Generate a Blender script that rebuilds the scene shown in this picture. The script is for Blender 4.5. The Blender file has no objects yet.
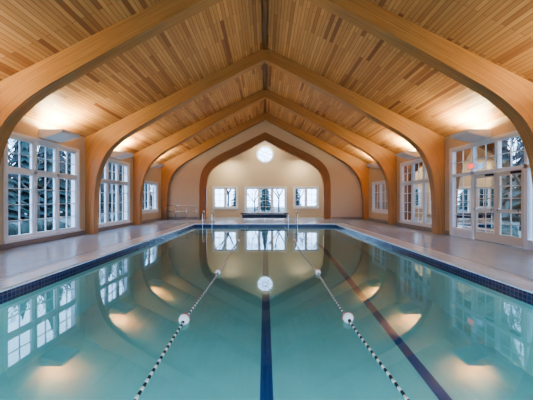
import bpy, bmesh, math, random
from mathutils import Vector, Matrix
random.seed(7)
scene = bpy.context.scene
scene.view_settings.view_transform = 'AgX'
scene.view_settings.look = 'AgX - Medium High Contrast'
scene.view_settings.exposure = 0.38

# ---------------------------------------------------------------- materials
def new_mat(name):
    m = bpy.data.materials.new(name); m.use_nodes = True
    nt = m.node_tree; b = nt.nodes['Principled BSDF']
    return m, nt, b
def N(nt, t, **kw):
    n = nt.nodes.new(t)
    for k, v in kw.items(): setattr(n, k, v)
    return n
def ramp(nt, stops):
    r = N(nt, 'ShaderNodeValToRGB')
    cr = r.color_ramp
    while len(cr.elements) > 1: cr.elements.remove(cr.elements[-1])
    cr.elements[0].position = stops[0][0]; cr.elements[0].color = (*stops[0][1], 1)
    for p, c in stops[1:]:
        e = cr.elements.new(p); e.color = (*c, 1)
    return r
def plain(name, col, rough=0.6, metal=0.0, noise=0.0, nscale=8):
    m, nt, b = new_mat(name)
    b.inputs['Roughness'].default_value = rough
    b.inputs['Metallic'].default_value = metal
    if noise > 0:
        tc = N(nt, 'ShaderNodeTexCoord'); nz = N(nt, 'ShaderNodeTexNoise')
        nz.inputs['Scale'].default_value = nscale; nz.inputs['Detail'].default_value = 4
        nt.links.new(tc.outputs['Object'], nz.inputs['Vector'])
        r = ramp(nt, [(0.3, tuple(c*(1-noise) for c in col)), (0.7, tuple(min(1, c*(1+noise)) for c in col))])
        nt.links.new(nz.outputs['Fac'], r.inputs['Fac']); nt.links.new(r.outputs['Color'], b.inputs['Base Color'])
    else:
        b.inputs['Base Color'].default_value = (*col, 1)
    return m

def wood_uv(name, c_dark, c_mid, c_light, rough, lam):
    m, nt, b = new_mat(name)
    uv = N(nt, 'ShaderNodeTexCoord')
    mp = N(nt, 'ShaderNodeMapping'); mp.inputs['Scale'].default_value = (0.5, 14, 1)
    nt.links.new(uv.outputs['UV'], mp.inputs['Vector'])
    nz = N(nt, 'ShaderNodeTexNoise'); nz.inputs['Scale'].default_value = 2.0; nz.inputs['Detail'].default_value = 6
    nt.links.new(mp.outputs['Vector'], nz.inputs['Vector'])
    r = ramp(nt, [(0.25, c_dark), (0.5, c_mid), (0.75, c_light)])
    nt.links.new(nz.outputs['Fac'], r.inputs['Fac'])
    br = N(nt, 'ShaderNodeTexBrick'); br.offset = 0.37
    br.inputs['Color1'].default_value = (0.82, 0.8, 0.78, 1); br.inputs['Color2'].default_value = (1, 1, 1, 1)
    br.inputs['Mortar'].default_value = (0.6, 0.55, 0.5, 1)
    br.inputs['Scale'].default_value = 1; br.inputs['Brick Width'].default_value = 3.0
    br.inputs['Row Height'].default_value = lam; br.inputs['Mortar Size'].default_value = 0.0025
    nt.links.new(uv.outputs['UV'], br.inputs['Vector'])
    mx = N(nt, 'ShaderNodeMixRGB', blend_type='MULTIPLY'); mx.inputs['Fac'].default_value = 0.8
    nt.links.new(r.outputs['Color'], mx.inputs['Color1']); nt.links.new(br.outputs['Color'], mx.inputs['Color2'])
    nt.links.new(mx.outputs['Color'], b.inputs['Base Color'])
    b.inputs['Roughness'].default_value = rough
    return m
M_arch = wood_uv('glulam_wood', (0.40, 0.205, 0.08), (0.50, 0.27, 0.108), (0.58, 0.335, 0.145), 0.4, 0.045)
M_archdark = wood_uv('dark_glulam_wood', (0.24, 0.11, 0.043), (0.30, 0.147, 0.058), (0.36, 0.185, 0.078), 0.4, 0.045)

def plank_mat():
    m, nt, b = new_mat('cedar_plank_ceiling')
    uv = N(nt, 'ShaderNodeTexCoord')
    br = N(nt, 'ShaderNodeTexBrick'); br.offset = 0.41; br.offset_frequency = 2
    br.inputs['Color1'].default_value = (0, 0, 0, 1); br.inputs['Color2'].default_value = (1, 1, 1, 1)
    br.inputs['Mortar'].default_value = (0.5, 0.5, 0.5, 1)
    br.inputs['Scale'].default_value = 1; br.inputs['Brick Width'].default_value = 2.3
    br.inputs['Row Height'].default_value = 0.105; br.inputs['Mortar Size'].default_value = 0.005
    nt.links.new(uv.outputs['UV'], br.inputs['Vector'])
    r = ramp(nt, [(0.0, (0.30, 0.12, 0.055)), (0.06, (0.42, 0.20, 0.085)), (0.2, (0.57, 0.31, 0.13)), (0.7, (0.65, 0.365, 0.158)), (1, (0.73, 0.43, 0.20))])
    nt.links.new(br.outputs['Color'], r.inputs['Fac'])
    mp = N(nt, 'ShaderNodeMapping'); mp.inputs['Scale'].default_value = (0.7, 16, 1)
    nt.links.new(uv.outputs['UV'], mp.inputs['Vector'])
    nz = N(nt, 'ShaderNodeTexNoise'); nz.inputs['Scale'].default_value = 2.2; nz.inputs['Detail'].default_value = 6
    nt.links.new(mp.outputs['Vector'], nz.inputs['Vector'])
    r2 = ramp(nt, [(0.3, (0.82, 0.79, 0.77)), (0.7, (1, 1, 1))])
    nt.links.new(nz.outputs['Fac'], r2.inputs['Fac'])
    mx = N(nt, 'ShaderNodeMixRGB', blend_type='MULTIPLY'); mx.inputs['Fac'].default_value = 1
    nt.links.new(r.outputs['Color'], mx.inputs['Color1']); nt.links.new(r2.outputs['Color'], mx.inputs['Color2'])
    mo = N(nt, 'ShaderNodeMixRGB', blend_type='MIX'); mo.inputs['Color2'].default_value = (0.17, 0.07, 0.03, 1)
    nt.links.new(br.outputs['Fac'], mo.inputs['Fac']); nt.links.new(mx.outputs['Color'], mo.inputs['Color1'])
    nt.links.new(mo.outputs['Color'], b.inputs['Base Color'])
    b.inputs['Roughness'].default_value = 0.5
    return m
M_ceil = plank_mat()

def tile_mat(name, c1, c2, mort, w, h, ms, rough, coord='Object', rot=None):
    m, nt, b = new_mat(name)
    tc = N(nt, 'ShaderNodeTexCoord')
    br = N(nt, 'ShaderNodeTexBrick'); br.offset = 0.0
    br.inputs['Color1'].default_value = (*c1, 1); br.inputs['Color2'].default_value = (*c2, 1)
    br.inputs['Mortar'].default_value = (*mort, 1); br.inputs['Scale'].default_value = 1
    br.inputs['Brick Width'].default_value = w; br.inputs['Row Height'].default_value = h
    br.inputs['Mortar Size'].default_value = ms
    nt.links.new(tc.outputs[coord], br.inputs['Vector'])
    nt.links.new(br.outputs['Color'], b.inputs['Base Color'])
    b.inputs['Roughness'].default_value = rough
    return m
M_deck = tile_mat('deck_tile', (0.31, 0.355, 0.43), (0.34, 0.385, 0.46), (0.21, 0.24, 0.29), 0.6, 0.6, 0.008, 0.22)
M_coping = tile_mat('coping_tile', (0.55, 0.59, 0.65), (0.59, 0.63, 0.69), (0.4, 0.42, 0.46), 0.3, 0.3, 0.006, 0.25)
M_bluetile = tile_mat('navy_waterline_tile', (0.012, 0.028, 0.11), (0.02, 0.05, 0.17), (0.09, 0.12, 0.21), 0.075, 0.075, 0.006, 0.2, 'UV')
M_plaster = plain('pool_plaster', (0.38, 0.66, 0.68), 0.7, noise=0.04, nscale=3)
M_laneline = plain('navy_lane_tile', (0.008, 0.04, 0.24), 0.4)
M_wall = plain('beige_wall_paint', (0.59, 0.49, 0.37), 0.7, noise=0.03)
M_white = plain('white_window_frame', (0.76, 0.79, 0.84), 0.4)
M_base = plain('grey_baseboard', (0.30, 0.27, 0.26), 0.5)
M_steel = plain('stainless_steel', (0.75, 0.76, 0.78), 0.18, 1.0)
M_black = plain('black_plastic', (0.02, 0.02, 0.025), 0.5)
M_grate = tile_mat('gutter_grate', (0.45, 0.48, 0.52), (0.5, 0.53, 0.57), (0.15, 0.15, 0.17), 0.03, 0.3, 0.008, 0.4)
M_fix = plain('fixture_grey_metal', (0.70, 0.70, 0.70), 0.4)
M_red = plain('rope_red', (0.6, 0.12, 0.08), 0.4)
M_floatw = plain('float_white', (0.85, 0.82, 0.8), 0.35)
M_navyp = plain('navy_vinyl', (0.02, 0.04, 0.10), 0.5)
def emis(name, col, s):
    m, nt, b = new_mat(name)
    b.inputs['Base Color'].default_value = (*col, 1)
    b.inputs['Emission Color'].default_value = (*col, 1); b.inputs['Emission Strength'].default_value = s
    return m
M_lens = emis('lamp_lens', (1, 0.88, 0.66), 4)
M_fill_lens = emis('pool_fill_lens', (0.85, 0.97, 1), 8)  # glowing lens of the added underwater fill lamps
M_exit = emis('exit_sign_red', (1, 0.12, 0.1), 1.2)

def glass_mat():
    m = bpy.data.materials.new('window_glass'); m.use_nodes = True; nt = m.node_tree
    nt.nodes.clear(); o = N(nt, 'ShaderNodeOutputMaterial')
    t = N(nt, 'ShaderNodeBsdfTransparent'); t.inputs[0].default_value = (0.93, 0.96, 0.98, 1)
    g = N(nt, 'ShaderNodeBsdfGlossy'); g.inputs['Roughness'].default_value = 0.02
    f = N(nt, 'ShaderNodeFresnel'); f.inputs['IOR'].default_value = 1.25
    mx = N(nt, 'ShaderNodeMixShader')
    nt.links.new(f.outputs[0], mx.inputs[0]); nt.links.new(t.outputs[0], mx.inputs[1]); nt.links.new(g.outputs[0], mx.inputs[2])
    nt.links.new(mx.outputs[0], o.inputs[0]); return m
M_glass = glass_mat()
def water_mat():
    m = bpy.data.materials.new('pool_water'); m.use_nodes = True; nt = m.node_tree
    nt.nodes.clear(); o = N(nt, 'ShaderNodeOutputMaterial')
    t = N(nt, 'ShaderNodeBsdfTransparent'); t.inputs[0].default_value = (0.66, 0.91, 0.94, 1)
    df = N(nt, 'ShaderNodeBsdfDiffuse'); df.inputs[0].default_value = (0.11, 0.34, 0.42, 1)
    m0 = N(nt, 'ShaderNodeMixShader'); m0.inputs[0].default_value = 0.16
    nt.links.new(t.outputs[0], m0.inputs[1]); nt.links.new(df.outputs[0], m0.inputs[2])
    g = N(nt, 'ShaderNodeBsdfGlossy'); g.inputs['Roughness'].default_value = 0.0
    g.inputs['Color'].default_value = (0.85, 0.96, 1, 1)
    f = N(nt, 'ShaderNodeFresnel'); f.inputs['IOR'].default_value = 1.5
    tc = N(nt, 'ShaderNodeTexCoord')
    nz = N(nt, 'ShaderNodeTexNoise'); nz.inputs['Scale'].default_value = 1.6; nz.inputs['Detail'].default_value = 1
    bp = N(nt, 'ShaderNodeBump'); bp.inputs['Strength'].default_value = 0.03; bp.inputs['Distance'].default_value = 0.02
    nt.links.new(tc.outputs['Object'], nz.inputs['Vector']); nt.links.new(nz.outputs['Fac'], bp.inputs['Height'])
    nt.links.new(bp.outputs['Normal'], g.inputs['Normal'])
    mx = N(nt, 'ShaderNodeMixShader')
    nt.links.new(f.outputs[0], mx.inputs[0]); nt.links.new(m0.outputs[0], mx.inputs[1]); nt.links.new(g.outputs[0], mx.inputs[2])
    nt.links.new(mx.outputs[0], o.inputs[0]); return m
M_water = water_mat()

# ---------------------------------------------------------------- mesh builder
class MB:
    def __init__(s, name):
        s.name = name; s.bm = bmesh.new(); s.mats = []; s.uv = s.bm.loops.layers.uv.new('UVMap')
    def mi(s, mat):
        if mat not in s.mats: s.mats.append(mat)
        return s.mats.index(mat)
    def face(s, pts, mat, uvs=None, smooth=False):
        vs = [s.bm.verts.new(p) for p in pts]
        f = s.bm.faces.new(vs); f.material_index = s.mi(mat); f.smooth = smooth
        if uvs:
            for l, u in zip(f.loops, uvs): l[s.uv].uv = u
        return f
    def box(s, a, b, mat, M=None):
        x0, y0, z0 = [min(a[i], b[i]) for i in range(3)]; x1, y1, z1 = [max(a[i], b[i]) for i in range(3)]
        c = [Vector(p) for p in [(x0,y0,z0),(x1,y0,z0),(x1,y1,z0),(x0,y1,z0),(x0,y0,z1),(x1,y0,z1),(x1,y1,z1),(x0,y1,z1)]]
        if M: c = [M @ p for p in c]
        v = [s.bm.verts.new(p) for p in c]; k = s.mi(mat)
        for q in [(0,3,2,1),(4,5,6,7),(0,1,5,4),(1,2,6,5),(2,3,7,6),(3,0,4,7)]:
            f = s.bm.faces.new([v[i] for i in q]); f.material_index = k
    def tube(s, pts, r, mat, n=8, r1=None):
        pts = [Vector(p) for p in pts]; k = s.mi(mat); rings = []
        for i, p in enumerate(pts):
            if i == 0: d = pts[1]-p
            elif i == len(pts)-1: d = p-pts[i-1]
            else: d = (pts[i+1]-p).normalized()+(p-pts[i-1]).normalized()
            d.normalize()
            up = Vector((0,0,1)) if abs(d.z) < 0.9 else Vector((0,1,0))
            a = d.cross(up).normalized(); b = a.cross(d)
            rr = r if r1 is None else r+(r1-r)*i/(len(pts)-1)
            rings.append([s.bm.verts.new(p+rr*(math.cos(t)*a+math.sin(t)*b)) for t in [2*math.pi*j/n for j in range(n)]])
        for i in range(len(rings)-1):
            for j in range(n):
                f = s.bm.faces.new([rings[i][j], rings[i][(j+1)%n], rings[i+1][(j+1)%n], rings[i+1][j]]); f.material_index = k; f.smooth = True
        for rg in (rings[0][::-1], rings[-1]):
            f = s.bm.faces.new(rg); f.material_index = k
    def sphere(s, c, r, mat, sc=(1,1,1), u=16, v=10):
        res = bmesh.ops.create_uvsphere(s.bm, u_segments=u, v_segments=v, radius=r,
              matrix=Matrix.Translation(c) @ Matrix.Diagonal((*sc, 1)))
        k = s.mi(mat)
        for vv in res['verts']:
            for f in vv.link_faces: f.material_index = k; f.smooth = True
    def done(s, recalc=True, bevel=0, loc=None, parent=None):
        if recalc: bmesh.ops.recalc_face_normals(s.bm, faces=s.bm.faces)
        me = bpy.data.meshes.new(s.name); s.bm.to_mesh(me); s.bm.free()
        for m in s.mats: me.materials.append(m)
        o = bpy.data.objects.new(s.name, me); scene.collection.objects.link(o)
        if bevel:
            b = o.modifiers.new('bevel', 'BEVEL'); b.width = bevel; b.segments = 2; b.limit_method = 'ANGLE'
        if parent: o.parent = parent
        return o

# ---------------------------------------------------------------- dims
W = 6.9; EY = 1.3; RIDGE = 7.15; SL = 0.5
Y0, YE, YF = -3.0, 20.35, 22.5
PX = 3.8; PY0, PY1 = 1.2, 16.3; WZ = -0.15
WT = 0.25

def smooth_pts(p, n=6):
    out = []
    for i in range(len(p)-1):
        p0 = p[max(i-1,0)]; p1 = p[i]; p2 = p[i+1]; p3 = p[min(i+2,len(p)-1)]
        for k in range(n):
            t = k/n
            out.append(tuple(0.5*((2*p1[j])+(-p0[j]+p2[j])*t+(2*p0[j]-5*p1[j]+4*p2[j]-p3[j])*t*t+(-p0[j]+3*p1[j]-3*p2[j]+p3[j])*t**3) for j in (0,1)))
    out.append(p[-1]); return out

def strip(name, inner, outer, y0, y1, mat, soffit_mat=None):
    mb = MB(name); soffit_mat = soffit_mat or mat
    for sx in (1, -1):
        s = 0
        for i in range(len(inner)-1):
            a, b = inner[i], inner[i+1]; A, B = outer[i], outer[i+1]
            ds = math.dist(a, b); s2 = s+ds
            da, db = math.dist(a, A), math.dist(b, B)
            P = lambda p, y: (sx*p[0], y, p[1])
            off = sx*7.3+y0
            for y in (y0, y1):
                mb.face([P(a,y),P(b,y),P(B,y),P(A,y)], mat, [(s+off,0),(s2+off,0),(s2+off,db),(s+off,da)])
            mb.face([P(a,y0),P(b,y0),P(b,y1),P(a,y1)], soffit_mat, [(s+off,5),(s2+off,5),(s2+off,5+y1-y0),(s+off,5+y1-y0)], smooth=False)
            mb.face([P(A,y0),P(B,y0),P(B,y1),P(A,y1)], mat, [(s+off,9),(s2+off,9),(s2+off,9+y1-y0),(s+off,9+y1-y0)])
            s = s2
        a, A = inner[0], outer[0]
        mb.face([(sx*a[0],y0,a[1]),(sx*A[0],y0,A[1]),(sx*A[0],y1,A[1]),(sx*a[0],y1,a[1])], mat)
    bmesh.ops.remove_doubles(mb.bm, verts=mb.bm.verts, dist=0.0005)
    return mb.done()

def outer_for(inner, x_w, ridge, sl):
    eave = ridge - sl*x_w
    out = []
    cum = [0]
    for i in range(1, len(inner)): cum.append(cum[-1]+math.dist(inner[i-1], inner[i]))
    tot = cum[-1]
    ic = min(range(len(inner)), key=lambda i: math.dist(inner[i], (x_w, eave)))
    for i, c in enumerate(cum):
        if i <= ic: out.append((x_w, eave*c/cum[ic]))
        else:
            t = (c-cum[ic])/(tot-cum[ic]); out.append((x_w*(1-t), eave+(ridge-eave)*t))
    return out
prof = [(6.58,0),(6.56,1.0),(6.52,1.7),(6.40,2.4),(6.1,3.08),(5.7,3.52),(5.25,3.86),(4.7,4.18),(4.0,4.58),(3.0,5.13),(1.5,5.92),(0,6.70)]
inner = smooth_pts(prof, 5)
outer = outer_for(inner, W-0.005, RIDGE-0.005, SL)
for y in (-1.1, 3.0, 6.98, 11.5, 15.7, 19.95):
    strip('roof_arch', inner, outer, y, y+0.34, M_arch)

# ceiling slabs
mb = MB('ceiling')
for sx in (1, -1):
    e = 7.2; L = math.hypot(e, e*SL); ya, yb = Y0-WT, YF+0.3
    P = lambda x, z, y: (sx*x, y, z)
    z0 = RIDGE; z1 = RIDGE-SL*e; t = 0.2
    o = 0 if sx > 0 else 11.03
    mb.face([P(0,z0,ya),P(e,z1,ya),P(e,z1,yb),P(0,z0,yb)], M_ceil, [(ya+o,0+o),(ya+o,L+o),(yb+o,L+o),(yb+o,0+o)])
    mb.face([P(0,z0+t,ya),P(e,z1+t,ya),P(e,z1+t,yb),P(0,z0+t,yb)], M_ceil)
    mb.face([P(e,z1,ya),P(e,z1+t,ya),P(e,z1+t,yb),P(e,z1,yb)], M_ceil)
    for y in (ya, yb): mb.face([P(0,z0,y),P(e,z1,y),P(e,z1+t,y),P(0,z0+t,y)], M_ceil)
mb.done()
mb = MB('trim_ridge')
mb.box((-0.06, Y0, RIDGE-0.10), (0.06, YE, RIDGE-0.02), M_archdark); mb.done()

# ---------------------------------------------------------------- walls with openings
EAVE = RIDGE-SL*W
def grid_wall(name, axis, pos, thick, u0, u1, z0, z1, ops, mat):
    mb = MB(name)
    us = sorted(set([u0,u1]+[o[0] for o in ops]+[o[1] for o in ops])); zs = sorted(set([z0,z1]+[o[2] for o in ops]+[o[3] for o in ops]))
    for i in range(len(us)-1):
        j = 0
        while j < len(zs)-1:
            uc = (us[i]+us[i+1])/2
            solid = lambda q: not any(o[0]<uc<o[1] and o[2]<(zs[q]+zs[q+1])/2<o[3] for o in ops)
            if not solid(j): j += 1; continue
            k = j
            while k < len(zs)-1 and solid(k): k += 1
            if axis == 'x': mb.box((pos, us[i], zs[j]), (pos+thick, us[i+1], zs[k]), mat)
            else: mb.box((us[i], pos, zs[j]), (us[i+1], pos+thick, zs[k]), mat)
            j = k
    return mb
big = lambda a, b: (a, b, 0.22, 3.08)
L_ops = [big(-0.45,2.75), big(3.6,6.75), big(8.0,11.05), big(12.15,15.2), (16.8,19.2,0.65,2.35)]
R_ops = [big(-0.45,2.75), big(3.6,6.75), (7.6,11.1,0.0,3.12), big(12.0,15.2), (16.8,19.2,0.65,2.35)]
B_fill_ops = [(-6.2,-3.3,0.22,3.3), (-3.0,-0.15,0.22,4.6), (0.15,3.0,0.22,4.6), (3.3,6.2,0.22,3.3)]  # rear glazing, out of view, added to light the room from behind
grid_wall('wall_left', 'x', -W, -WT, Y0, YF+0.25, 0.0, EAVE-0.0, L_ops, M_wall).done()
grid_wall('wall_right', 'x', W, WT, Y0, YF+0.25, 0.0, EAVE-0.0, R_ops, M_wall).done()
mb = grid_wall('wall_rear', 'y', Y0, -WT, -W, W, 0.0, EAVE, [(a,b,c,min(d,EAVE)) for a,b,c,d in B_fill_ops], M_wall)
zt = 4.6
for sx in (-1,1):
    for a, b in ((0,0.15),(0.15,3.0),(3.0,W)):
        zb = zt if (a, b) == (0.15,3.0) else EAVE
        za_t, zb_t = RIDGE-SL*a, RIDGE-SL*b
        for y in (Y0, Y0-WT):
            mb.face([(sx*a,y,zb),(sx*b,y,zb),(sx*b,y,max(zb_t,zb)),(sx*a,y,za_t)] if zb_t > zb+1e-3 else [(sx*a,y,zb),(sx*b,y,zb),(sx*a,y,za_t)], M_wall)
mb.done()

# end wall w/ arched opening
pin = smooth_pts([(4.45,0),(4.45,1.5),(4.43,2.5),(4.25,3.3),(3.8,3.9),(3.1,4.36),(2.0,4.9),(1.0,5.4),(0,5.9)], 4)
pout = outer_for(pin, W-0.002, RIDGE-0.002, SL)
strip('wall_end', pin, pout, YE, YE+0.12, M_wall)
pthick = [(x+0.12, z+0.12*(1 if z > 2.5 else 0)) for x, z in pin]
strip('wall_alcove', pin, pthick, YE+0.121, YF-0.002, M_wall)
pa = smooth_pts([(3.98,0),(3.98,1.5),(3.94,2.5),(3.74,3.15),(3.3,3.6),(2.7,3.95),(1.8,4.4),(0.9,4.86),(0,5.35)], 4)
pb = [(x-0.004, z-0.004 if i else z) for i, (x, z) in enumerate(pin)]
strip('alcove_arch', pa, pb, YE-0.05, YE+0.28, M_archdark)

# far wall with windows + round hole
RC = 4.72; RR = 0.6; HS = 0.7
F_ops = [(-3.85,-2.1,0.72,2.22), (-1.45,1.55,0.3,2.22), (2.2,3.95,0.78,2.22), (-HS,HS,RC-HS,RC+HS)]
mb = grid_wall('wall_far', 'y', YF, WT, -W+0.01, W-0.01, 0.0, 6.3, F_ops, M_wall)
n = 48
def sqp(t):
    c, s_ = math.cos(t), math.sin(t); k = HS/max(abs(c), abs(s_)); return (c*k, s_*k)
for i in range(n):
    t0, t1 = 2*math.pi*i/n, 2*math.pi*(i+1)/n
    c0, c1 = (RR*math.cos(t0), RR*math.sin(t0)), (RR*math.cos(t1), RR*math.sin(t1)); q0, q1 = sqp(t0), sqp(t1)
    P = lambda p, y: (p[0], y, RC+p[1])
    for y in (YF, YF+WT): mb.face([P(c0,y),P(c1,y),P(q1,y),P(q0,y)], M_wall)
    mb.face([P(c0,YF),P(c1,YF),P(c1,YF+WT),P(c0,YF+WT)], M_wall)
mb.done()

# baseboards
mb = MB('baseboard_left'); mb.box((-W+0.001,Y0,0.001),(-W+0.03,YE,0.14), M_base); mb.done()
mb = MB('baseboard_right')
for a, b in ((Y0,7.5),(11.2,YE)): mb.box((W-0.001,a,0.001),(W-0.03,b,0.14), M_base)
mb.done()
mb = MB('baseboard_end')
for sx in (-1,1): mb.box((sx*4.5,YE-0.03,0.001),(sx*(W-0.03),YE-0.001,0.16), M_base)
mb.done()

# ---------------------------------------------------------------- windows
def portal(parent, c, sx, sy, rot):
    d = bpy.data.lights.new('sky_portal', 'AREA'); d.shape = 'RECTANGLE'; d.size = sx; d.size_y = sy
    d.cycles.is_portal = True
    o = bpy.data.objects.new('sky_portal', d); scene.collection.objects.link(o)
    o.location = c; o.rotation_euler = rot; o.parent = parent
wn = [0]
def window(axis, pos, sgn, u0, u1, z0, z1, units, transom=None, cols=2, rows=4, trows=2, name=None):
    wn[0] += 1
    mb = MB(name or 'window_%d' % wn[0])
    def B(ua, ub, za, zb, d0, d1, mat):
        if axis == 'x': mb.box((pos+sgn*d0, ua, za), (pos+sgn*d1, ub, zb), mat)
        else: mb.box((ua, pos+sgn*d0, za), (ub, pos+sgn*d1, zb), mat)
    c = 0.09
    B(u0-c,u1+c,z1,z1+c,-0.025,-0.002,M_white)
    if z0 > 0.05: B(u0-c-0.03,u1+c+0.03,z0-0.05,z0,-0.07,-0.002,M_white); B(u0-c,u1+c,z0-0.13,z0-0.05,-0.02,-0.002,M_white)
    B(u0-c,u0,z0,z1,-0.025,-0.002,M_white); B(u1,u1+c,z0,z1,-0.025,-0.002,M_white)
    d0, d1 = 0.03, 0.12; f = 0.05
    e = 0.002
    B(u0+e,u0+f,z0+e,z1-e,0,0.2,M_white); B(u1-f,u1-e,z0+e,z1-e,0,0.2,M_white)
    B(u0+f,u1-f,z0+e,z0+f,0,0.2,M_white); B(u0+f,u1-f,z1-f,z1-e,0,0.2,M_white)
    us = [u0+f+(u1-u0-2*f)*i/units for i in range(units+1)]
    for i in range(1, units): B(us[i]-0.055,us[i]+0.055,z0+f,z1-f,0.0,0.14,M_white)
    bands = [(z0+f, z1-f, rows)] if transom is None else [(z0+f, transom-0.05, rows), (transom+0.05, z1-f, trows)]
    if transom is not None: B(u0+f,u1-f,transom-0.05,transom+0.05,0.0,0.14,M_white)
    m = 0.012
    for i in range(units):
        a = us[i]+(0.055 if i else 0); b = us[i+1]-(0.055 if i < units-1 else 0)
        for za, zb, nr in bands:
            s = 0.045
            B(a,a+s,za,zb,d0,d1-0.02,M_white); B(b-s,b,za,zb,d0,d1-0.02,M_white); B(a+s,b-s,za,za+s,d0,d1-0.02,M_white); B(a+s,b-s,zb-s,zb,d0,d1-0.02,M_white)
            for k in range(1, cols):
                uc = a+(b-a)*k/cols; B(uc-m,uc+m,za+s,zb-s,0.05,0.085,M_white)
            for k in range(1, nr):
                zc = za+(zb-za)*k/nr; B(a+s,b-s,zc-m,zc+m,0.052,0.083,M_white)
    if axis == 'x': mb.face([(pos+sgn*0.068,u0,z0),(pos+sgn*0.068,u1,z0),(pos+sgn*0.068,u1,z1),(pos+sgn*0.068,u0,z1)], M_glass)
    else: mb.face([(u0,pos+sgn*0.068,z0),(u1,pos+sgn*0.068,z0),(u1,pos+sgn*0.068,z1),(u0,pos+sgn*0.068,z1)], M_glass)
    o = mb.done(recalc=False)
    cc = ((u0+u1)/2, (z0+z1)/2)
    if axis == 'x':
        portal(o, (pos+sgn*0.22, cc[0], cc[1]), z1-z0, u1-u0, (0, sgn*math.pi/2, 0))
    else:
        portal(o, (cc[0], pos+sgn*0.22, cc[1]), u1-u0, z1-z0, (-sgn*math.pi/2, 0, 0))
    return o
for (a,b,c,d) in L_ops:
    if d > 3: window('x', -W, -1, a, b, c, d, 3, 2.12)
    else: window('x', -W, -1, a, b, c, d, 2, None, rows=3)
for (a,b,c,d) in R_ops:
    if c == 0.0: continue
    if d > 3: window('x', W, 1, a, b, c, d, 3, 2.12)
    else: window('x', W, 1, a, b, c, d, 2, None, rows=3)
window('y', YF, 1, *F_ops[0], 2, None, cols=2, rows=3)
window('y', YF, 1, *F_ops[1], 3, None, cols=2, rows=4)
window('y', YF, 1, *F_ops[2], 2, None, cols=2, rows=3)
for o_ in B_fill_ops: window('y', Y0, -1, *o_, 3, 2.12)  # unseen rear windows, added as a fill light source
# round window
mb = MB('window_round')
for (r0, r1, ya, yb) in ((RR-0.06, RR-0.003, YF, YF+0.15), (RR, RR+0.07, YF-0.03, YF-0.002), (0.14, 0.17, YF+0.05, YF+0.09)):
    for i in range(n):
        t0, t1 = 2*math.pi*i/n, 2*math.pi*(i+1)/n
        P = lambda r, t, y: (r*math.cos(t), y, RC+r*math.sin(t))
        mb.face([P(r0,t0,ya),P(r1,t0,ya),P(r1,t1,ya),P(r0,t1,ya)], M_white)
        mb.face([P(r0,t0,ya),P(r0,t1,ya),P(r0,t1,yb),P(r0,t0,yb)], M_white)
        mb.face([P(r1,t0,ya),P(r1,t1,ya),P(r1,t1,yb),P(r1,t0,yb)], M_white)
for i in range(8):
    Mx = Matrix.Translation((0, YF+0.07, RC)) @ Matrix.Rotation(math.pi*i/4, 4, 'Y')
    mb.box((0.15,-0.015,-0.02),(RR-0.05,0.015,0.02), M_white, Mx)
mb.face([(RR*math.cos(2*math.pi*i/n)*0.97, YF+0.1, RC+RR*math.sin(2*math.pi*i/n)*0.97) for i in range(n)], M_glass)
mb.done(recalc=False)

# right bay : transom window assembly with double doors
u0, u1 = 7.6, 11.1; DA, DB, DH = 8.0, 9.95, 2.14
mb = MB('window_door_surround')
def BX(ua, ub, za, zb, d0, d1, mat): mb.box((W+d0, ua, za), (W+d1, ub, zb), mat)
BX(u0-0.09,u1+0.09,3.12,3.21,-0.025,-0.002,M_white); BX(u0-0.09,u0,0.002,3.12,-0.025,-0.002,M_white); BX(u1,u1+0.09,0.002,3.12,-0.025,-0.002,M_white)
for a, b in ((u0+.002,u0+0.06),(DA-0.1,DA),(DB,DB+0.1),(u1-0.06,u1-.002)): BX(a,b,0.002,3.118,0,0.15,M_white)
BX(u0+.06,u1-.06,3.06,3.118,0,0.15,M_white); BX(u0+0.06,u1-.06,DH,DH+0.1,0.0,0.149,M_white)
BX(DB+0.1,u1-0.06,0.002,0.25,0.02,0.12,M_white)
BX(u0+0.06,DA-0.1,0.002,0.25,0.02,0.12,M_white)
BX(DB+0.1,u1-0.06,0.25,0.3,0.01,0.13,M_white)
BX((DA+DB)/2-0.05,(DA+DB)/2+0.05,DH+0.1,3.06,0.01,0.14,M_white)
for a, b, nn in ((DA,(DA+DB)/2,2),((DA+DB)/2,DB,2),(DB+0.1,u1-0.06,2)):
    for k in range(1,nn): c = a+(b-a)*k/nn; BX(c-.012,c+.012,DH+0.1,3.06,0.05,0.085,M_white)
zc = (DH+0.1+3.06)/2; BX(u0+.06,u1-.06,zc-.012,zc+.012,0.052,0.083,M_white)
a, b = DB+0.1, u1-0.06; c = (a+b)/2; BX(c-.012,c+.012,0.3,DH,0.05,0.085,M_white)
for k in range(1,4): z = 0.3+(DH-0.3)*k/4; BX(a,b,z-.012,z+.012,0.052,0.083,M_white)
mb.face([(W+.068,u0,DH+.05),(W+.068,u1,DH+.05),(W+.068,u1,3.1),(W+.068,u0,3.1)], M_glass)
mb.face([(W+.068,DB+.05,.3),(W+.068,u1,.3),(W+.068,u1,DH+.05),(W+.068,DB+.05,DH+.05)], M_glass)
mb.face([(W+.068,u0,.3),(W+.068,DA-.05,.3),(W+.068,DA-.05,DH+.05),(W+.068,u0,DH+.05)], M_glass)
o = mb.done(recalc=False)
portal(o, (W+0.22, (u0+u1)/2, 1.6), 3.0, u1-u0, (0, math.pi/2, 0))
M_doorw = plain('door_paint', (0.66, 0.60, 0.54), 0.4)
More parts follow.
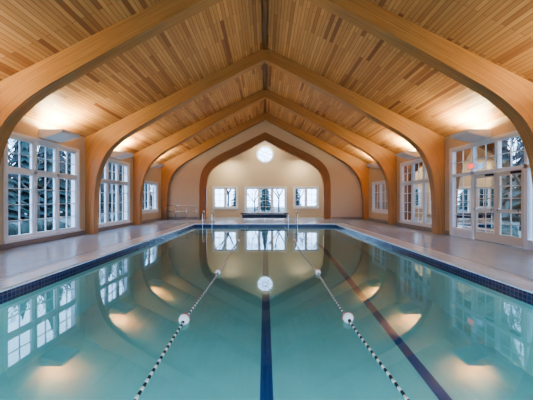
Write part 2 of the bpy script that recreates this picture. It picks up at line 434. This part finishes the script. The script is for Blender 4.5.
for di, (a, b) in enumerate(((DA+0.01,(DA+DB)/2-0.005),((DA+DB)/2+0.005,DB-0.01))):
    mb = MB('door_%d' % (di+1)); st = 0.11
    z0, z1 = 0.012, DH-0.01
    BX(a,a+st,z0,z1,0.03,0.08,M_doorw); BX(b-st,b,z0,z1,0.03,0.08,M_doorw)
    BX(a+st,b-st,z0,0.28,0.03,0.08,M_doorw); BX(a+st,b-st,z1-0.12,z1,0.03,0.08,M_doorw); BX(a+st,b-st,0.92,1.02,0.035,0.075,M_doorw)
    c = (a+b)/2; BX(c-.012,c+.012,.28,z1-.12,0.045,0.068,M_doorw)
    for z in (0.6,1.35,1.7): BX(a+st,b-st,z-.012,z+.012,0.046,0.067,M_doorw)
    BX(a+0.08,b-0.08,0.98,1.03,-0.04,-0.01,M_steel)
    for q in (a+0.09,b-0.13): BX(q,q+0.05,0.97,1.04,-0.04,0.03,M_steel)
    BX(a+0.1,a+0.38,z1-0.09,z1-0.03,-0.04,0.03,M_black)
    mb.face([(W+.058,a+st,.28),(W+.058,b-st,.28),(W+.058,b-st,z1-.12),(W+.058,a+st,z1-.12)], M_glass)
    mb.done(recalc=False)
mb = MB('exit_sign'); mb.box((W-0.09,9.75,2.32),(W-0.03,10.1,2.52),M_white); mb.box((W-0.095,9.78,2.35),(W-0.091,10.07,2.49),M_exit); mb.done()

# ---------------------------------------------------------------- floor / pool
CW = 0.42
mb = MB('floor')
for a, b in (((-W,Y0,-0.2),(-PX-CW,YF,0)), ((PX+CW,Y0,-0.2),(W,YF,0)), ((-PX-CW,PY1+CW,-0.2),(PX+CW,YF,0)), ((-PX-CW,Y0,-0.2),(PX+CW,PY0-CW,0))):
    mb.box(a, b, M_deck)
mb.done()
mb = MB('pool_coping')
hz = 0.015
for a, b in (((-PX-CW,PY0-CW,-0.03),(-PX+0.0,PY1+CW,hz)), ((PX-0.0,PY0-CW,-0.03),(PX+CW,PY1+CW,hz)), ((-PX+0.0,PY1-0.0,-0.03),(PX-0.0,PY1+CW,hz)), ((-PX+0.0,PY0-CW,-0.03),(PX-0.0,PY0+0.0,hz))):
    mb.box(a, b, M_coping)
mb.done(bevel=0.01)
mb = MB('gutter_grate')
for sx in (-1,1): mb.box((sx*(PX+CW+0.02),PY0-CW,0.001),(sx*(PX+CW+0.14),PY1+CW,0.006), M_grate)
mb.done()

def fz(y): return -1.46+0.0816*(min(y,11.5)-PY0)
mb = MB('pool_basin')
ys = [PY0, 3.8, 7.5, 11.5, PY1]
TT = -0.031
for i in range(4):
    a, b = ys[i], ys[i+1]
    mb.face([(-PX,a,fz(a)),(PX,a,fz(a)),(PX,b,fz(b)),(-PX,b,fz(b))], M_plaster)
    for sx in (-1,1):
        x = sx*PX
        mb.face([(x,a,fz(a)),(x,b,fz(b)),(x,b,-0.2),(x,a,-0.2)], M_plaster)
        mb.face([(x,a,-0.2),(x,b,-0.2),(x,b,TT),(x,a,TT)], M_bluetile, [(a,-.2),(b,-.2),(b,TT),(a,TT)])
for y in (PY0, PY1):
    mb.face([(-PX,y,fz(y)),(PX,y,fz(y)),(PX,y,-0.2),(-PX,y,-0.2)], M_plaster)
    mb.face([(-PX,y,-0.2),(PX,y,-0.2),(PX,y,TT),(-PX,y,TT)], M_bluetile, [(-PX,-.2),(PX,-.2),(PX,TT),(-PX,TT)])
lw = 0.085
for xc in (0.02, 2.3):
    yy = [PY0+0.6, 3.8, 7.5, 11.5, PY1-0.9]
    for i in range(4):
        a, b = yy[i], yy[i+1]
        mb.face([(xc-lw,a,fz(a)+.004),(xc+lw,a,fz(a)+.004),(xc+lw,b,fz(b)+.004),(xc-lw,b,fz(b)+.004)], M_laneline)
    b = yy[-1]; mb.face([(xc-0.4,b,fz(b)+.004),(xc+0.4,b,fz(b)+.004),(xc+0.4,b+0.16,fz(b)+.004),(xc-0.4,b+0.16,fz(b)+.004)], M_laneline)
mb.done(recalc=False)
mb = MB('pool_water')
mb.face([(-PX,PY0,WZ),(PX,PY0,WZ),(PX,PY1,WZ),(-PX,PY1,WZ)], M_water); mb.done(recalc=False)
# fill lamps added in the unseen deep-end wall to brighten the pool
for x in (-2.6, 0, 2.6):
    mb = MB('underwater_fill_light')
    mb.tube([(x,PY0+0.001,-0.55),(x,PY0+0.03,-0.55)], 0.15, M_steel, 24); mb.tube([(x,PY0+0.03,-0.55),(x,PY0+0.04,-0.55)], 0.12, M_fill_lens, 24)
    o = mb.done()
    d = bpy.data.lights.new('pool_fill_lamp','AREA'); d.shape='DISK'; d.size=0.24; d.energy=34; d.color=(0.80,0.95,1)
    l = bpy.data.objects.new('pool_fill_lamp', d); scene.collection.objects.link(l); l.location=(x,PY0+0.05,-0.55)
    l.rotation_euler = Vector((0,1,0)).to_track_quat('-Z','Y').to_euler(); l.parent=o

# lane ropes
def rope(x, floats):
    mb = MB('lane_rope')
    a, b = PY0+0.01, PY1-0.01
    f = lambda y: (x+0.02*math.sin(y*1.3), y, WZ+0.012)
    mb.tube([f(a+(b-a)*i/60) for i in range(61)], 0.006, M_floatw, 6)
    y = a+0.05; k = 0
    while y < b-0.05:
        p = f(y)
        r = 0.0125
        mb.tube([(p[0],y,p[2]),(p[0],y+0.042,p[2])], r, (M_black if k%2 else M_floatw), 8)
        y += 0.05; k += 1
    for fy, r in floats:
        p = f(fy)
        mb.sphere((p[0],fy,p[2]+0.02), r, M_floatw)
        mb.tube([(p[0],fy-0.012,p[2]+0.02),(p[0],fy+0.012,p[2]+0.02)], r*1.03, M_red, 20)
        mb.tube([(p[0],fy-r*1.25,p[2]+0.01),(p[0],fy+r*1.25,p[2]+0.01)], r*0.3, M_black, 10)
    mb.done()
rope(-0.94, [(3.57,0.065),(5.9,0.055),(10.5,0.05)])
rope(1.02, [(3.62,0.065),(5.9,0.055),(10.5,0.05)])

# pool grab rails
def grab(x, y):
    mb = MB('pool_handrail')
    for dx in (-0.25, 0.25):
        pts = []
        for i in range(13):
            t = math.pi*i/12; pts.append((x+dx, y+0.3*math.cos(t), 0.52+0.18*math.sin(t)))
        pts = [(x+dx,y+0.3,0.016)]+pts+[(x+dx,y-0.3,-0.2),(x+dx,y-0.3,-0.5)]
        mb.tube(pts, 0.022, M_steel, 8)
        mb.tube([(x+dx,y+0.3,0.016),(x+dx,y+0.3,0.04)], 0.05, M_steel, 12)
    for z in (-0.25,-0.45): mb.box((x-0.25,y-0.36,z),(x+0.25,y-0.26,z+0.03), M_steel)
    mb.done()
grab(-3.1, PY1+0.12); grab(1.5, PY1+0.12)
mb = MB('wall_handrail')
for z in (0.55, 0.95): mb.tube([(-6.6,YE-0.5,z),(-4.5,YE-0.5,z)], 0.022, M_steel, 8)
for x in (-6.6,-5.9,-5.2,-4.5): mb.tube([(x,YE-0.5,0),(x,YE-0.5,0.95)], 0.022, M_steel, 8)
mb.done()
mb = MB('pool_bench')
mb.box((-1.6,19.6,0.36),(1.5,20.1,0.43), M_navyp)
for x in (-1.35,-0.05,1.2):
    mb.box((x,19.65,0),(x+0.06,19.72,0.36), M_steel); mb.box((x,19.98,0),(x+0.06,20.05,0.36), M_steel); mb.box((x,19.72,0.05),(x+0.06,19.98,0.1), M_steel)
mb.box((-1.5,19.65,0.12),(1.4,20.0,0.33), M_navyp)
mb.done(bevel=0.01)

# ---------------------------------------------------------------- uplights
def uplight(sx, y, power=115):
    mb = MB('wall_uplight')
    L = 0.42
    pr = [(6.89,3.22),(6.75,3.2),(6.18,3.36),(6.16,3.46),(6.89,3.46)]
    for i in range(len(pr)):
        a, b = pr[i], pr[(i+1)%len(pr)]
        mb.face([(sx*a[0],y-L,a[1]),(sx*b[0],y-L,b[1]),(sx*b[0],y+L,b[1]),(sx*a[0],y+L,a[1])], M_fix)
    for yy in (y-L, y+L): mb.face([(sx*p[0],yy,p[1]) for p in pr], M_fix)
    mb.box((sx*6.24,y-L+0.06,3.461),(sx*6.8,y+L-0.06,3.466), M_lens)
    o = mb.done()
    d = bpy.data.lights.new('uplight_lamp','AREA'); d.shape='RECTANGLE'; d.size=0.5; d.size_y=0.7; d.energy=power; d.color=(1,0.83,0.50)
    l = bpy.data.objects.new('uplight_lamp', d); scene.collection.objects.link(l)
    l.location = (sx*6.45, y, 3.475)
    l.rotation_euler = (math.pi, 0, 0)
    l.parent = o
for y in (1.2, 5.3, 9.55, 13.7, 17.9):
    for sx in (-1,1): uplight(sx, y)

for x in (-2.6, 0.0, 2.6):  # fill lamps added in the alcove to light the far wall
    zt = 5.9-0.5*abs(x) - (0.0 if x == 0 else 0.06)
    mb = MB('alcove_fill_light')
    mb.tube([(x,21.4,zt-0.02),(x,21.4,zt-0.16)], 0.11, M_fix, 16); mb.tube([(x,21.4,zt-0.161),(x,21.4,zt-0.165)], 0.09, M_lens, 16)
    o = mb.done()
    d = bpy.data.lights.new('alcove_fill_lamp','AREA'); d.shape='DISK'; d.size=0.18; d.energy=60; d.color=(1,0.86,0.60)
    l = bpy.data.objects.new('alcove_fill_lamp', d); scene.collection.objects.link(l); l.location=(x,21.4,zt-0.18); l.parent=o

# ---------------------------------------------------------------- outside
M_lawn = plain('lawn_grass', (0.08, 0.115, 0.11), 0.9, noise=0.3, nscale=2)
M_bark = plain('tree_bark', (0.05, 0.05, 0.055), 0.9, noise=0.3)
M_fir = plain('fir_needles', (0.02, 0.045, 0.045), 0.9, noise=0.4, nscale=3)
M_shrub = plain('shrub_leaves', (0.03, 0.055, 0.05), 0.9, noise=0.4, nscale=5)
mb = MB('lawn_ground')
z = -0.35
for a, b in (((-60,-40),(-7.2,70)), ((7.2,-40),(60,70)), ((-7.2,22.8),(7.2,70)), ((-7.2,-40),(7.2,-3.4))):
    mb.face([(a[0],a[1],z),(b[0],a[1],z),(b[0],b[1],z),(a[0],b[1],z)], M_lawn)
mb.done()
def bare_tree_mesh():
    mb = MB('bare_tree')
    def br(p, d, L, r, depth):
        q = p+d*L; mid = p+d*L*0.5+Vector((random.uniform(-1,1),random.uniform(-1,1),0))*L*0.05
        mb.tube([p,mid,q], r, M_bark, 5, r*0.65)
        if depth == 0: return
        for k in range(random.choice((2,3,3))):
            nd = (d+Vector((random.uniform(-1,1),random.uniform(-1,1),random.uniform(-0.2,0.6)))*0.75).normalized()
            br(q if k else mid.lerp(q,0.7), nd, L*random.uniform(0.6,0.8), r*0.6, depth-1)
    br(Vector((0,0,0)), Vector((0,0,1)), 2.2, 0.14, 6)
    return mb.done(recalc=False)
def fir_mesh():
    mb = MB('fir_tree'); mb.tube([(0,0,0),(0,0,8)], 0.15, M_bark, 8, 0.03)
    for t in range(13):
        z = 0.6+t*0.6; R = 2.1*(1-t/14.5); n = 18
        ring = [(rr*math.cos(a), rr*math.sin(a), z-0.35*(j%2)-random.uniform(0,.15)) for j in range(n) for a in [2*math.pi*j/n+random.uniform(-.1,.1)] for rr in [R*(0.7+0.35*(j%2)+random.uniform(-.1,.1))]]
        for j in range(n): mb.face([ring[j], ring[(j+1)%n], (0,0,z+0.9)], M_fir)
    return mb.done(recalc=False)
def shrub_mesh():
    mb = MB('boxwood_shrub')
    for k in range(9):
        c = (random.uniform(-.6,.6), random.uniform(-.6,.6), random.uniform(0.25,0.7))
        mb.sphere(c, random.uniform(0.35,0.5), M_shrub, u=12, v=8)
    for v in mb.bm.verts: v.co += Vector((random.uniform(-1,1),random.uniform(-1,1),random.uniform(-1,1)))*0.06
    return mb.done()
protos = {'b': bare_tree_mesh(), 'f': fir_mesh(), 's': shrub_mesh()}
used = {k: False for k in protos}
def place(k, x, y, s):
    p = protos[k]
    if not used[k]: o = p; used[k] = True
    else: o = bpy.data.objects.new(p.name.split('.')[0], p.data); scene.collection.objects.link(o)
    o.location = (x, y, -0.35); o.rotation_euler = (0,0,random.uniform(0,6.28)); o.scale = (s,s,s*random.uniform(0.9,1.15))
for sx in (-1,1):
    for i in range(16):
        place('b', sx*random.uniform(13,16), -2+i*2.6+random.uniform(-1,1), random.uniform(0.8,1.2))
    for i in range(28):
        place('f', sx*(20.5 if i%2 else 24.5)+random.uniform(-.5,.5), 4+i*1.7+random.uniform(-.5,.5), random.uniform(0.9,1.35))
    for i in range(16):
        if i % 4 != 2: place('s', sx*random.uniform(8.7,9.2), 3+i*2+random.uniform(-.5,.5), random.uniform(0.6,0.9))
for i in range(8): place('b', -9+i*2.6, random.uniform(29,36), random.uniform(0.7,1.0))
for i in range(9): place('f', -16+i*4, random.uniform(40,46), random.uniform(0.5,0.8))

w = bpy.data.worlds.new('sky'); scene.world = w; w.use_nodes = True; nt = w.node_tree
bg = nt.nodes['Background']
tc = N(nt,'ShaderNodeTexCoord'); sp = N(nt,'ShaderNodeSeparateXYZ'); nt.links.new(tc.outputs['Generated'], sp.inputs[0])
r = ramp(nt, [(0.0,(0.40,0.58,0.88)),(0.5,(0.46,0.68,1.0))]); nt.links.new(sp.outputs['Z'], r.inputs['Fac'])
nt.links.new(r.outputs['Color'], bg.inputs['Color']); bg.inputs['Strength'].default_value = 6.3

# ---------------------------------------------------------------- camera
cd = bpy.data.cameras.new('camera'); cd.sensor_width = 36; cd.lens = 300/533*36; cd.shift_x = 0.0028; cd.shift_y = 0.0
cam = bpy.data.objects.new('camera', cd); scene.collection.objects.link(cam)
cam.location = (0,0,EY); cam.rotation_euler = (math.pi/2,0,0); scene.camera = cam
